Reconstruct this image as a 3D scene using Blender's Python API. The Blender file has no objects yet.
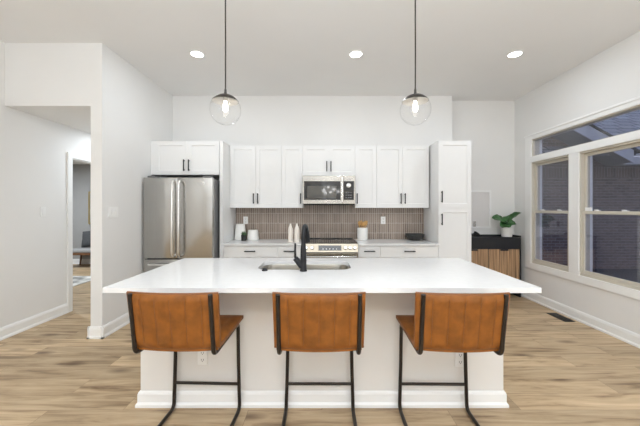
import bpy, bmesh, math, random
from mathutils import Vector, Matrix

S = bpy.context.scene
COL = S.collection
PI = math.pi
random.seed(4)

# ------------------------------------------------------------------ camera
cam_d = bpy.data.cameras.new('camera')
cam = bpy.data.objects.new('camera', cam_d)
COL.objects.link(cam)
cam.location = (0, 0, 1.37)
cam.rotation_euler = (PI / 2, 0, 0)
cam_d.sensor_width = 36.0
cam_d.lens = 16.875
cam_d.shift_x = -2 / 640
cam_d.shift_y = -5 / 640
cam_d.clip_start = 0.05
S.camera = cam

# ------------------------------------------------------------------ world, exposure, lamps
S.view_settings.view_transform = 'Standard'
S.view_settings.look = 'None'
S.view_settings.gamma = 1.0
S.view_settings.use_curve_mapping = False
S.view_settings.exposure = 0.0
S.cycles.max_bounces = 14
S.cycles.diffuse_bounces = 8
S.cycles.glossy_bounces = 6
S.cycles.transmission_bounces = 8
S.cycles.transparent_max_bounces = 16

w = bpy.data.worlds.new('dusk_sky')
S.world = w
w.use_nodes = True
nt = w.node_tree
bg = nt.nodes['Background']
tc = nt.nodes.new('ShaderNodeTexCoord')
sp = nt.nodes.new('ShaderNodeSeparateXYZ')
rp = nt.nodes.new('ShaderNodeValToRGB')
rp.color_ramp.elements[0].position = 0.0
rp.color_ramp.elements[0].color = (0.33, 0.345, 0.41, 1)
rp.color_ramp.elements[1].position = 0.8
rp.color_ramp.elements[1].color = (0.20, 0.27, 0.50, 1)
nt.links.new(tc.outputs['Generated'], sp.inputs[0])
nt.links.new(sp.outputs['Z'], rp.inputs[0])
nt.links.new(rp.outputs[0], bg.inputs['Color'])
bg.inputs['Strength'].default_value = 1.6


def area_lamp(name, loc, size, power, color=(.85, .925, 1.0), rot=(0, 0, 0), shape='DISK', size_y=None, spread=None):
    d = bpy.data.lights.new(name, 'AREA')
    d.shape = shape
    d.size = size
    if size_y:
        d.size_y = size_y
    d.energy = power
    d.color = color
    if spread:
        d.spread = spread
    o = bpy.data.objects.new(name, d)
    o.location = loc
    o.rotation_euler = rot
    COL.objects.link(o)
    return o


ROOM_H = 3.11
LIGHT_X = (-1.41, 0.384, 2.18)
DOWN = 7.2
# recessed cans: the row in view (fixtures built below) and the rows of the living area behind the camera
for lx in LIGHT_X:
    area_lamp('can_lamp', (lx, 3.39, ROOM_H - 0.012), 0.13, DOWN)
for ly in (0.9, -1.6):
    for lx in LIGHT_X:
        area_lamp('can_lamp', (lx, ly, ROOM_H - 0.012), 0.13, DOWN)
# wide unseen up-light added as fill to wash the ceiling; hall and guest room lamps
area_lamp('fill_uplight', (0, -0.9, 1.9), 4.0, 222, rot=(PI, 0, 0), shape='RECTANGLE', size_y=2.0)
for lx, lw, lp in ((-1.60, 1.5, 13), (2.35, 1.3, 22), (.10, .10, 2.0), (.42, .06, 1.2)):  # added fill panels behind the camera, slim ones streak the microwave reflections
    area_lamp('rear_fill', (lx, -3.6, 1.5), lw, lp, rot=(PI / 2, 0, 0), shape='RECTANGLE', size_y=2.5)
# bulbs of the dining chandelier behind the camera
for cx, cy, cz in ((.06, -2.5, 2.02), (.22, -2.3, 2.12), (.30, -2.6, 1.96), (.44, -2.4, 2.05), (.60, -2.5, 1.98), (.14, -2.7, 1.94)):
    d = bpy.data.lights.new('chandelier_bulb', 'POINT')
    d.energy = 1.6
    d.shadow_soft_size = .045
    o = bpy.data.objects.new('chandelier_bulb', d)
    o.location = (cx, cy, cz)
    COL.objects.link(o)
area_lamp('hall_lamp', (-2.88, 4.5, 2.43), 0.25, 11.5)
area_lamp('guest_lamp', (-5.6, 5.6, 2.40), 0.4, 75)


# ------------------------------------------------------------------ materials
def new_mat(name):
    m = bpy.data.materials.new(name)
    m.use_nodes = True
    return m, m.node_tree.nodes, m.node_tree.links, m.node_tree.nodes['Principled BSDF']


def N(nodes, t, **kw):
    n = nodes.new(t)
    for k, v in kw.items():
        setattr(n, k, v)
    return n


def mat(name, color, rough=0.5, metal=0.0, var=0.04, scale=6.0, bump=0.0, bscale=60.0, coat=0.0, stretch=(1, 1, 1), spec=None):
    m, n, l, b = new_mat(name)
    t = N(n, 'ShaderNodeTexCoord')
    mp = N(n, 'ShaderNodeMapping')
    mp.inputs['Scale'].default_value = stretch
    l.new(t.outputs['Object'], mp.inputs[0])
    nz = N(n, 'ShaderNodeTexNoise')
    nz.inputs['Scale'].default_value = scale
    nz.inputs['Detail'].default_value = 4
    l.new(mp.outputs[0], nz.inputs['Vector'])
    r = N(n, 'ShaderNodeValToRGB')
    r.color_ramp.elements[0].position = 0.3
    r.color_ramp.elements[1].position = 0.7
    r.color_ramp.elements[0].color = tuple(c * (1 - var) for c in color) + (1,)
    r.color_ramp.elements[1].color = tuple(min(1, c * (1 + var)) for c in color) + (1,)
    l.new(nz.outputs['Fac'], r.inputs[0])
    l.new(r.outputs[0], b.inputs['Base Color'])
    b.inputs['Roughness'].default_value = rough
    b.inputs['Metallic'].default_value = metal
    if spec is not None:
        b.inputs['Specular IOR Level'].default_value = spec
    if coat:
        b.inputs['Coat Weight'].default_value = coat
        b.inputs['Coat Roughness'].default_value = 0.1
    if bump:
        n2 = N(n, 'ShaderNodeTexNoise')
        n2.inputs['Scale'].default_value = bscale
        n2.inputs['Detail'].default_value = 3
        l.new(mp.outputs[0], n2.inputs['Vector'])
        bp = N(n, 'ShaderNodeBump')
        bp.inputs['Strength'].default_value = bump
        bp.inputs['Distance'].default_value = 0.002
        l.new(n2.outputs['Fac'], bp.inputs['Height'])
        l.new(bp.outputs[0], b.inputs['Normal'])
    return m


def emit(name, color, strength):
    m, n, l, b = new_mat(name)
    b.inputs['Base Color'].default_value = color + (1,)
    b.inputs['Emission Color'].default_value = color + (1,)
    b.inputs['Emission Strength'].default_value = strength
    return m


def thin_glass(name, ior=1.5, tint=(1, 1, 1), rough=0.0):
    m, n, l, b = new_mat(name)
    n.remove(b)
    out = n['Material Output']
    tr = N(n, 'ShaderNodeBsdfTransparent')
    tr.inputs[0].default_value = tint + (1,)
    gl = N(n, 'ShaderNodeBsdfGlossy')
    gl.inputs['Roughness'].default_value = rough
    fr = N(n, 'ShaderNodeFresnel')
    # same reflectance from either side of the sheet
    ge = N(n, 'ShaderNodeNewGeometry')
    mr = N(n, 'ShaderNodeMapRange')
    mr.inputs['To Min'].default_value = ior
    mr.inputs['To Max'].default_value = 1 / ior
    l.new(ge.outputs['Backfacing'], mr.inputs['Value'])
    l.new(mr.outputs[0], fr.inputs[0])
    mx = N(n, 'ShaderNodeMixShader')
    l.new(fr.outputs[0], mx.inputs[0])
    l.new(tr.outputs[0], mx.inputs[1])
    l.new(gl.outputs[0], mx.inputs[2])
    l.new(mx.outputs[0], out.inputs[0])
    return m


def floor_mat():
    m, n, l, b = new_mat('oak_planks')
    t = N(n, 'ShaderNodeTexCoord')
    # plank ids
    br = N(n, 'ShaderNodeTexBrick')
    br.offset = 0.37
    br.offset_frequency = 2
    br.inputs['Scale'].default_value = 1
    br.inputs['Brick Width'].default_value = 1.35
    br.inputs['Row Height'].default_value = 0.185
    br.inputs['Mortar Size'].default_value = 0.0012
    br.inputs['Mortar Smooth'].default_value = 0.3
    br.inputs['Bias'].default_value = 0.0
    br.inputs['Color1'].default_value = (0, 0, 0, 1)
    br.inputs['Color2'].default_value = (1, 1, 1, 1)
    br.inputs['Mortar'].default_value = (.5, .5, .5, 1)
    l.new(t.outputs['Object'], br.inputs['Vector'])
    # shift the grain from plank to plank
    vm = N(n, 'ShaderNodeVectorMath', operation='MULTIPLY_ADD')
    vm.inputs[1].default_value = (7.3, 3.1, 0)
    l.new(br.outputs['Color'], vm.inputs[0])
    l.new(t.outputs['Object'], vm.inputs[2])
    mp = N(n, 'ShaderNodeMapping')
    mp.inputs['Scale'].default_value = (1.1, 11, 1)
    l.new(vm.outputs[0], mp.inputs[0])
    g = N(n, 'ShaderNodeTexNoise')
    g.inputs['Scale'].default_value = 1.6
    g.inputs['Detail'].default_value = 7
    g.inputs['Roughness'].default_value = 0.6
    g.inputs['Distortion'].default_value = 0.7
    l.new(mp.outputs[0], g.inputs['Vector'])
    # fine fibre
    mp2 = N(n, 'ShaderNodeMapping')
    mp2.inputs['Scale'].default_value = (6, 120, 1)
    l.new(vm.outputs[0], mp2.inputs[0])
    f = N(n, 'ShaderNodeTexNoise')
    f.inputs['Scale'].default_value = 1.0
    f.inputs['Detail'].default_value = 3
    l.new(mp2.outputs[0], f.inputs['Vector'])
    r = N(n, 'ShaderNodeValToRGB')
    e = r.color_ramp.elements
    e[0].position = 0.28
    e[0].color = (0.19, 0.115, 0.060, 1)
    e[1].position = 0.70
    e[1].color = (0.600, 0.460, 0.295, 1)
    k = r.color_ramp.elements.new(0.47)
    k.color = (0.465, 0.338, 0.204, 1)
    l.new(g.outputs['Fac'], r.inputs[0])
    # plank tone
    tone = N(n, 'ShaderNodeMapRange')
    tone.inputs['To Min'].default_value = 0.80
    tone.inputs['To Max'].default_value = 1.16
    l.new(br.outputs['Color'], tone.inputs['Value'])
    mu = N(n, 'ShaderNodeVectorMath', operation='SCALE')
    l.new(r.outputs[0], mu.inputs[0])
    l.new(tone.outputs[0], mu.inputs['Scale'])
    fr = N(n, 'ShaderNodeMapRange')
    fr.inputs['To Min'].default_value = 0.84
    fr.inputs['To Max'].default_value = 1.14
    l.new(f.outputs['Fac'], fr.inputs['Value'])
    mu2 = N(n, 'ShaderNodeVectorMath', operation='SCALE')
    l.new(mu.outputs[0], mu2.inputs[0])
    l.new(fr.outputs[0], mu2.inputs['Scale'])
    # knots
    mp3 = N(n, 'ShaderNodeMapping')
    mp3.inputs['Scale'].default_value = (1.9, 5.2, 1)
    l.new(vm.outputs[0], mp3.inputs[0])
    v = N(n, 'ShaderNodeTexVoronoi')
    v.inputs['Scale'].default_value = 0.8
    v.inputs['Randomness'].default_value = 1
    l.new(mp3.outputs[0], v.inputs['Vector'])
    kr = N(n, 'ShaderNodeMapRange')
    kr.inputs['From Min'].default_value = 0.03
    kr.inputs['From Max'].default_value = 0.21
    kr.inputs['To Min'].default_value = 0.85
    kr.inputs['To Max'].default_value = 0.0
    l.new(v.outputs['Distance'], kr.inputs['Value'])
    mk = N(n, 'ShaderNodeMix', data_type='RGBA')
    l.new(kr.outputs[0], mk.inputs['Factor'])
    l.new(mu2.outputs[0], mk.inputs['A'])
    mk.inputs['B'].default_value = (0.11, 0.060, 0.032, 1)
    # seams
    ms = N(n, 'ShaderNodeMix', data_type='RGBA')
    l.new(br.outputs['Fac'], ms.inputs['Factor'])
    l.new(mk.outputs['Result'], ms.inputs['A'])
    ms.inputs['B'].default_value = (0.17, 0.11, 0.065, 1)
    l.new(ms.outputs['Result'], b.inputs['Base Color'])
    b.inputs['Roughness'].default_value = 0.42
    b.inputs['Specular IOR Level'].default_value = 0.35
    return m


def brick_mat(name, w, h, mortar, c1, c2, cm, swap, shift=(0, 0, 0), offset=0.0, rough=0.5, noise=0.12):
    """swap: order in which object axes feed the brick node, e.g. 'ZX' runs the long side up the wall"""
    m, n, l, b = new_mat(name)
    t = N(n, 'ShaderNodeTexCoord')
    s = N(n, 'ShaderNodeSeparateXYZ')
    c = N(n, 'ShaderNodeCombineXYZ')
    l.new(t.outputs['Object'], s.inputs[0])
    l.new(s.outputs[swap[0]], c.inputs[0])
    l.new(s.outputs[swap[1]], c.inputs[1])
    mp = N(n, 'ShaderNodeMapping')
    mp.inputs['Location'].default_value = shift
    l.new(c.outputs[0], mp.inputs[0])
    br = N(n, 'ShaderNodeTexBrick')
    br.offset = offset
    br.inputs['Scale'].default_value = 1
    br.inputs['Brick Width'].default_value = w
    br.inputs['Row Height'].default_value = h
    br.inputs['Mortar Size'].default_value = mortar
    br.inputs['Mortar Smooth'].default_value = 0.2
    br.inputs['Color1'].default_value = c1 + (1,)
    br.inputs['Color2'].default_value = c2 + (1,)
    br.inputs['Mortar'].default_value = cm + (1,)
    l.new(mp.outputs[0], br.inputs['Vector'])
    nz = N(n, 'ShaderNodeTexNoise')
    nz.inputs['Scale'].default_value = 9
    l.new(t.outputs['Object'], nz.inputs['Vector'])
    mr = N(n, 'ShaderNodeMapRange')
    mr.inputs['To Min'].default_value = 1 - noise
    mr.inputs['To Max'].default_value = 1 + noise
    l.new(nz.outputs['Fac'], mr.inputs['Value'])
    mu = N(n, 'ShaderNodeVectorMath', operation='SCALE')
    l.new(br.outputs['Color'], mu.inputs[0])
    l.new(mr.outputs[0], mu.inputs['Scale'])
    l.new(mu.outputs[0], b.inputs['Base Color'])
    bp = N(n, 'ShaderNodeBump')
    bp.inputs['Strength'].default_value = 0.5
    bp.inputs['Distance'].default_value = 0.003
    bp.invert = True
    l.new(br.outputs['Fac'], bp.inputs['Height'])
    l.new(bp.outputs[0], b.inputs['Normal'])
    b.inputs['Roughness'].default_value = rough
    return m


M = {}
M['wall'] = mat('wall_paint', (.785, .780, .768), .75, var=.012, scale=2, bump=.05, bscale=140)
M['ceil'] = mat('ceiling_paint', (.80, .798, .79), .9, var=.01, scale=2)
M['trim'] = mat('trim_paint', (.86, .86, .85), .35, var=.01)
M['island'] = mat('island_paint', (.77, .755, .73), .5, var=.012, scale=3, bump=.05, bscale=120)
M['cab'] = mat('cabinet_paint', (.80, .80, .795), .32, var=.008)
M['quartz'] = mat('white_quartz', (.775, .775, .775), .16, var=.02, scale=22)
M['black'] = mat('matte_black_metal', (.018, .018, .02), .42, metal=.4, var=.1)
M['blackmatt'] = mat('black_lacquer', (.012, .012, .013), .45, var=.1)
M['gap'] = mat('dark_recess', (.02, .02, .02), .8)
M['steel'] = mat('stainless_steel', (.46, .45, .43), .22, metal=1.0, var=.04, scale=1.2, stretch=(80, 80, 1), bump=.03, bscale=3)
M['steelh'] = mat('stainless_steel_side_grain', (.45, .43, .395), .20, metal=1.0, var=.03, scale=1.2, stretch=(1, 1, 80))
M['rangesteel'] = mat('warm_range_steel', (.34, .30, .24), .27, metal=1.0, var=.03, scale=1.2, stretch=(1, 1, 80))
M['sinksteel'] = mat('brushed_sink_steel', (.30, .28, .24), .28, metal=1.0, var=.06, scale=3)
M['chrome'] = mat('bright_handle_metal', (.80, .79, .77), .14, metal=1.0, var=.02)
M['fridge_side'] = mat('grey_painted_steel', (.16, .16, .165), .45, metal=.3)
M['glassblack'] = mat('black_glass', (.012, .012, .013), .06, coat=.5, var=.05)
M['ovenwin'] = mat('smoked_window', (.11, .105, .095), .05, var=.05)
M['display'] = mat('dark_display', (.02, .02, .022), .15)
M['tile'] = brick_mat('taupe_stacked_tile', .152, .029, .0024, (.315, .245, .198), (.205, .155, .124), (.66, .60, .54), ('Z', 'X'), shift=(-.984 + .152 * 8, 0, 0), rough=.30, noise=.10)
M['leather'] = mat('tan_leather', (.236, .080, .012), .46, var=.24, scale=16, spec=.35, bump=.25, bscale=40)
M['piping'] = mat('dark_tan_edge', (.20, .075, .02), .5)
M['bronze'] = mat('dark_bronze_tube', (.035, .028, .023), .38, metal=.6, var=.15)
M['globe'] = thin_glass('clear_globe_glass', 1.35)
M['bulb'] = emit('glowing_bulb', (1.0, .94, .84), 12)
M['can'] = emit('recessed_light_glow', (1.0, .97, .92), 12)
M['dome'] = mat('dark_nickel_dome', (.06, .055, .05), .3, metal=.7)
M['domein'] = mat('pale_dome_lining', (.55, .54, .52), .4, metal=.3)
M['pane'] = thin_glass('window_glass', 1.75, (.93, .94, .97))
M['vinyl'] = mat('almond_vinyl', (.60, .56, .48), .42, var=.02)
M['white'] = mat('white_plastic', (.86, .86, .85), .35, var=.01)
M['slot'] = mat('outlet_slots', (.08, .08, .08), .6)
M['ceramic'] = mat('white_ceramic', (.87, .86, .83), .35, var=.015)
M['cream'] = mat('cream_ceramic', (.82, .76, .69), .4, var=.03, scale=15)
M['wood'] = mat('pale_utensil_wood', (.62, .36, .13), .55, var=.2, scale=20)
M['slats'] = mat('reclaimed_slat_wood', (.40, .245, .13), .55, var=.55, scale=1.0, stretch=(45, 20, 1.6))
M['charcoal'] = mat('charcoal_stone', (.045, .045, .042), .6, var=.3, scale=25, bump=.3, bscale=50)
M['leaf'] = mat('glossy_leaf', (.045, .135, .040), .38, var=.45, scale=12)
M['leaf2'] = mat('succulent_leaf', (.06, .13, .05), .5, var=.3, scale=30)
M['stem'] = mat('leaf_stem', (.10, .15, .05), .6)
M['soil'] = mat('potting_soil', (.04, .028, .02), .9)
M['vent'] = mat('black_register', (.02, .018, .016), .5)
M['grey'] = mat('guest_room_grey', (.36, .355, .345), .8, var=.02)
M['cush'] = mat('grey_linen', (.34, .335, .33), .9, var=.08, scale=60)
M['pillow'] = mat('dark_grey_wool', (.07, .072, .075), .9, var=.15, scale=60)
M['walnut'] = mat('walnut_wood', (.16, .075, .035), .45, var=.25, scale=6, stretch=(3, 12, 12))
M['gold'] = mat('gold_frame', (.50, .37, .14), .4, metal=.7)
M['art'] = mat('muted_art', (.45, .43, .38), .7, var=.4, scale=4)
M['rug'] = mat('cream_rug_dark_mottle', (.50, .49, .46), .95, var=.75, scale=3.5)
M['panel'] = mat('pale_panel_paint', (.70, .685, .675), .5, var=.01)
M['brickout'] = brick_mat('brown_brick', .22, .075, .006, (.27, .195, .165), (.185, .138, .12), (.345, .31, .29), ('X', 'Z'), offset=.5, rough=.85)
M['soldier'] = brick_mat('brown_soldier_brick', .30, .075, .006, (.27, .195, .165), (.185, .138, .12), (.345, .31, .29), ('Z', 'X'), rough=.85)
M['shingle'] = brick_mat('grey_shingles', .55, .33, .030, (.24, .24, .25), (.42, .42, .43), (.10, .10, .11), ('X', 'Y'), offset=.5, rough=.9)
M['fascia'] = mat('pale_fascia_paint', (.62, .62, .62), .6)
M['soffit'] = mat('grey_soffit_paint', (.40, .39, .38), .7)
M['lawn'] = mat('patio_concrete', (.085, .08, .075), .9, var=.2)
M['floor'] = floor_mat()


# ------------------------------------------------------------------ mesh helpers
class MB:
    def __init__(self):
        self.bm = bmesh.new()

    def box(self, x0, x1, y0, y1, z0, z1, bev=0.0, seg=2):
        b = bmesh.new()
        bmesh.ops.create_cube(b, size=1)
        for v in b.verts:
            v.co = Vector(((x0 + x1) / 2 + v.co.x * (x1 - x0), (y0 + y1) / 2 + v.co.y * (y1 - y0), (z0 + z1) / 2 + v.co.z * (z1 - z0)))
        if bev:
            bmesh.ops.bevel(b, geom=b.edges[:], offset=bev, segments=seg, affect='EDGES', profile=.5)
        self._join(b)
        return self

    def _join(self, b, mtx=None):
        me = bpy.data.meshes.new('tmp')
        if mtx is not None:
            b.transform(mtx)
        b.to_mesh(me)
        b.free()
        self.bm.from_mesh(me)
        bpy.data.meshes.remove(me)

    def cyl(self, p0, p1, r0, r1=None, seg=24):
        p0, p1 = Vector(p0), Vector(p1)
        r1 = r0 if r1 is None else r1
        d = p1 - p0
        b = bmesh.new()
        bmesh.ops.create_cone(b, cap_ends=True, segments=seg, radius1=r0, radius2=r1, depth=d.length)
        q = Vector((0, 0, 1)).rotation_difference(d.normalized()).to_matrix().to_4x4()
        self._join(b, Matrix.Translation((p0 + p1) / 2) @ q)
        return self

    def lathe(self, prof, c=(0, 0, 0), seg=32, caps=True):
        b = self.bm
        rings = []
        for r, z in prof:
            rings.append([b.verts.new((c[0] + r * math.cos(2 * PI * i / seg), c[1] + r * math.sin(2 * PI * i / seg), c[2] + z)) for i in range(seg)])
        for a, d in zip(rings, rings[1:]):
            for i in range(seg):
                j = (i + 1) % seg
                b.faces.new((a[i], a[j], d[j], d[i]))
        if caps:
            b.faces.new(rings[0][::-1])
            b.faces.new(rings[-1])
        return self

    def tube(self, pts, r, seg=12, taper=None, flat=1.0):
        """sweep a round section along pts"""
        pts = [Vector(p) for p in pts]
        b = self.bm
        rings = []
        up = None
        for i, p in enumerate(pts):
            t = (pts[min(i + 1, len(pts) - 1)] - pts[max(i - 1, 0)]).normalized()
            if up is None:
                a = Vector((1, 0, 0)) if abs(t.x) < .9 else Vector((0, 1, 0))
                up = (a - t * a.dot(t)).normalized()
            else:
                up = (up - t * up.dot(t)).normalized()
            s = t.cross(up)
            rr = r if taper is None else r * taper[i]
            rings.append([b.verts.new(p + up * rr * math.cos(2 * PI * k / seg) + s * rr * flat * math.sin(2 * PI * k / seg)) for k in range(seg)])
        for a, d in zip(rings, rings[1:]):
            for i in range(seg):
                j = (i + 1) % seg
                b.faces.new((a[i], a[j], d[j], d[i]))
        b.faces.new(rings[0][::-1])
        b.faces.new(rings[-1])
        return self

    def prism(self, poly, axis, a0, a1):
        """extrude a polygon given in the two other axes along axis (0,1,2) from a0 to a1"""
        b = self.bm

        def pt(u, v, a):
            c = [u, v]
            c.insert(axis, a)
            return b.verts.new(c)
        lo = [pt(u, v, a0) for u, v in poly]
        hi = [pt(u, v, a1) for u, v in poly]
        n = len(poly)
        for i in range(n):
            j = (i + 1) % n
            b.faces.new((lo[i], lo[j], hi[j], hi[i]))
        b.faces.new(lo[::-1])
        b.faces.new(hi)
        return self

    def sheet(self, fn, nu, nv, thick=0.0):
        """grid surface fn(u,v)->(x,y,z), optional thickness by fn offset"""
        b = self.bm
        g = [[b.verts.new(fn(i / nu, j / nv)) for j in range(nv + 1)] for i in range(nu + 1)]
        fs = []
        for i in range(nu):
            for j in range(nv):
                fs.append(b.faces.new((g[i][j], g[i + 1][j], g[i + 1][j + 1], g[i][j + 1])))
        if thick:
            bmesh.ops.recalc_face_normals(b, faces=fs)
            bmesh.ops.solidify(b, geom=fs, thickness=thick)
        return self

    def build(self, name, m, parent=None, world=True, smooth=False, bev=0.0):
        b = self.bm
        bmesh.ops.recalc_face_normals(b, faces=b.faces[:])
        if parent is not None and world:
            off = Vector(parent.location)
            p = parent.parent
            while p:
                off += Vector(p.location)
                p = p.parent
            bmesh.ops.translate(b, verts=b.verts[:], vec=-off)
        me = bpy.data.meshes.new(name)
        b.to_mesh(me)
        b.free()
        me.materials.append(m)
        o = bpy.data.objects.new(name, me)
        COL.objects.link(o)
        if parent is not None:
            o.parent = parent
        if smooth:
            for p in me.polygons:
                p.use_smooth = True
            me.set_sharp_from_angle(angle=math.radians(38))
        if bev:
            md = o.modifiers.new('bevel', 'BEVEL')
            md.width = bev
            md.segments = 2
            md.limit_method = 'ANGLE'
        return o


def rebase(o, loc):
    """move a single-mesh thing's origin to its base"""
    loc = Vector(loc)
    o.data.transform(Matrix.Translation(-loc))
    o.location = loc
    return o


def tag(o, label, cat, group=None):
    o['label'] = label
    o['category'] = cat
    if group:
        o['group'] = group
    return o


def thing(name, label, cat, loc=(0, 0, 0), rotz=0, group=None):
    o = bpy.data.objects.new(name, None)
    COL.objects.link(o)
    o.empty_display_size = .1
    o.location = loc
    o.rotation_euler = (0, 0, rotz)
    return tag(o, label, cat, group)


def struct(o):
    o['kind'] = 'structure'
    return o


def dup(root, loc=None, rotz=None, label=None):
    r = root.copy()
    COL.objects.link(r)
    if loc is not None:
        r.location = loc
    if rotz is not None:
        r.rotation_euler = (0, 0, rotz)
    if label:
        r['label'] = label
    for ch in list(root.children):
        c = ch.copy()
        COL.objects.link(c)
        c.parent = r
        for g in list(ch.children):
            d = g.copy()
            COL.objects.link(d)
            d.parent = c
    return r


def arc(p0, p1, p2, n=6):
    """quadratic corner from p0 via p1 to p2"""
    p0, p1, p2 = Vector(p0), Vector(p1), Vector(p2)
    return [p0 * (1 - t) ** 2 + p1 * 2 * t * (1 - t) + p2 * t * t for t in [i / n for i in range(n + 1)]]


# ================================================================== SETTING
XL, XR = -3.34, 3.12        # left wall, right wall
PX0, PX1 = -2.437, -2.315   # partition between hall and kitchen
PY = 3.16                   # its front
YB, YN = 4.65, 4.86         # kitchen wall, nook wall
YR = -4.2                   # wall behind the camera
HALL_H = 2.445
HALL_Y = 6.6
GX, GY0, GY1 = -8.2, 3.0, 7.34

struct(MB().box(GX - .15, XR + .15, YR - .15, GY1 + .15, -.12, 0).build('floor', M['floor']))
struct(MB().box(XL - .12, XR + .15, YR - .15, YN + .15, ROOM_H, ROOM_H + .12).build('ceiling', M['ceil']))
struct(MB().box(XL - .12, XR + .15, YR - .15, YR, 0, ROOM_H).build('wall_rear', M['wall']))
# left wall with the doorway
DY0, DY1, DH = 3.995, 4.84, 2.035
b = MB()
b.box(XL - .12, XL, YR, DY0, 0, ROOM_H)
b.box(XL - .12, XL, DY0, DY1, DH, ROOM_H)
b.box(XL - .12, XL, DY1, HALL_Y, 0, ROOM_H)
struct(b.build('wall_left', M['wall']))
struct(MB().box(PX0, PX1, PY, HALL_Y, 0, ROOM_H).build('wall_partition', M['wall']))
struct(MB().box(XL, PX0, PY, PY + .12, HALL_H, ROOM_H).build('wall_header', M['wall']))
struct(MB().box(XL, PX0, PY + .12, HALL_Y, HALL_H, HALL_H + .1).build('ceiling_hall', M['ceil']))
struct(MB().box(XL, PX0, HALL_Y, HALL_Y + .12, 0, HALL_H).build('wall_hall', M['wall']))
struct(MB().box(PX1, 2.016, YB, YB + .36, 0, ROOM_H).build('wall_back', M['wall']))
struct(MB().box(2.016, XR, YN, YN + .15, 0, ROOM_H).build('wall_nook', M['wall']))
# right wall with the window opening
WY0, WY1, WZ0, WZ1 = 2.90, 4.455, .56, 2.385
b = MB()
b.box(XR, XR + .15, YR, WY0, 0, ROOM_H)
b.box(XR, XR + .15, WY1, YN + .15, 0, ROOM_H)
b.box(XR, XR + .15, WY0, WY1, 0, WZ0)
b.box(XR, XR + .15, WY0, WY1, WZ1, ROOM_H)
struct(b.build('wall_right', M['wall']))
# guest room
b = MB()
b.box(GX, XL - .12, GY1, GY1 + .12, 0, 2.44)
struct(b.build('wall_guest_back', M['grey']))
struct(MB().box(GX - .12, GX, GY0, GY1 + .12, 0, 2.44).build('wall_guest_left', M['grey']))
struct(MB().box(GX, XL - .12, GY0 - .12, GY0, 0, 2.44).build('wall_guest_front', M['grey']))
struct(MB().box(XL - .12, XL, HALL_Y, GY1 + .12, 0, 2.44).build('wall_guest_right', M['grey']))
struct(MB().box(GX - .12, XL - .12, GY0 - .12, GY1 + .12, 2.44, 2.54).build('ceiling_guest', M['ceil']))


# baseboards: stepped profile (board, thin cap, shoe)
def base_profile(h=.125):
    return [(0, 0), (.024, 0), (.024, .018), (.015, .030), (.015, h - .030), (.011, h - .012), (.006, h), (0, h)]


def baseboard(name, p0, p1, nrm, h=.125, m='trim'):
    """p0,p1 floor points on the wall face, nrm = unit vector into the room"""
    b = MB()
    prof = base_profile(h)
    rings = []
    for p in (p0, p1):
        rings.append([b.bm.verts.new((p[0] + nrm[0] * d, p[1] + nrm[1] * d, z)) for d, z in prof])
    n = len(prof)
    for i in range(n):
        j = (i + 1) % n
        b.bm.faces.new((rings[0][i], rings[0][j], rings[1][j], rings[1][i]))
    b.bm.faces.new(rings[0][::-1])
    b.bm.faces.new(rings[1])
    return struct(b.build(name, M[m]))


baseboard('baseboard_left', (XL, YR), (XL, DY0 - .069), (1, 0))
baseboard('baseboard_right', (XR, YR), (XR, YN), (-1, 0))
baseboard('baseboard_partition_side', (PX1, PY - .024), (PX1, 4.64), (1, 0))
baseboard('baseboard_partition_front', (PX0 - .024, PY), (PX1 + .024, PY), (0, -1))
baseboard('baseboard_partition_hall', (PX0, PY - .024), (PX0, HALL_Y), (-1, 0))
baseboard('baseboard_nook', (2.03, YN), (XR, YN), (0, -1))
baseboard('baseboard_guest', (GX, GY1), (XL - .12, GY1), (0, -1))

# doorway lining and casing
b = MB()
cw = .068
for y0, y1 in ((DY0 - cw, DY0), (DY1, DY1 + cw)):
    b.box(XL, XL + .020, y0, y1, 0, DH + cw)
b.box(XL, XL + .020, DY0, DY1, DH, DH + cw)
b.box(XL - .12, XL, DY0 - .001, DY0 + .004, 0, DH)
b.box(XL - .12, XL, DY1 - .015, DY1 + .001, 0, DH)
b.box(XL - .12, XL, DY0 + .004, DY1 - .015, DH - .015, DH)
struct(b.build('door_1', M['trim']))

# window casing on the room side
MU0, MU1 = 3.623, 3.770      # mullion
TB0, TB1 = 2.045, 2.130      # bar under the transom
b = MB()
f = XR - .020
co = .125
b.box(f, XR, WY1, WY1 + co, WZ0 - .09, WZ1 + .065)
b.box(f, XR, WY0 - co, WY0, WZ0 - .09, WZ1 + .065)
b.box(f, XR, WY0, WY1, WZ1, WZ1 + .065)
b.box(f, XR, WY0, WY1, WZ0 - .09, WZ0)
b.box(f - .006, XR + .15, WY0, WY1, TB0, TB1)
b.box(f - .003, XR + .15, MU0, MU1, WZ0, TB0)
b.box(f - .012, f, WY0 - co - .012, WY1 + co + .012, WZ1 + .050, WZ1 + .075)
struct(b.build('trim_1', M['trim'], bev=.003))


def ring(b, x0, x1, y0, y1, z0, z1, wl, wr, wb, wt):
    b.box(x0, x1, y0, y0 + wl, z0, z1)
    b.box(x0, x1, y1 - wr, y1, z0, z1)
    b.box(x0, x1, y0 + wl, y1 - wr, z0, z0 + wb)
    b.box(x0, x1, y0 + wl, y1 - wr, z1 - wt, z1)


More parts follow.
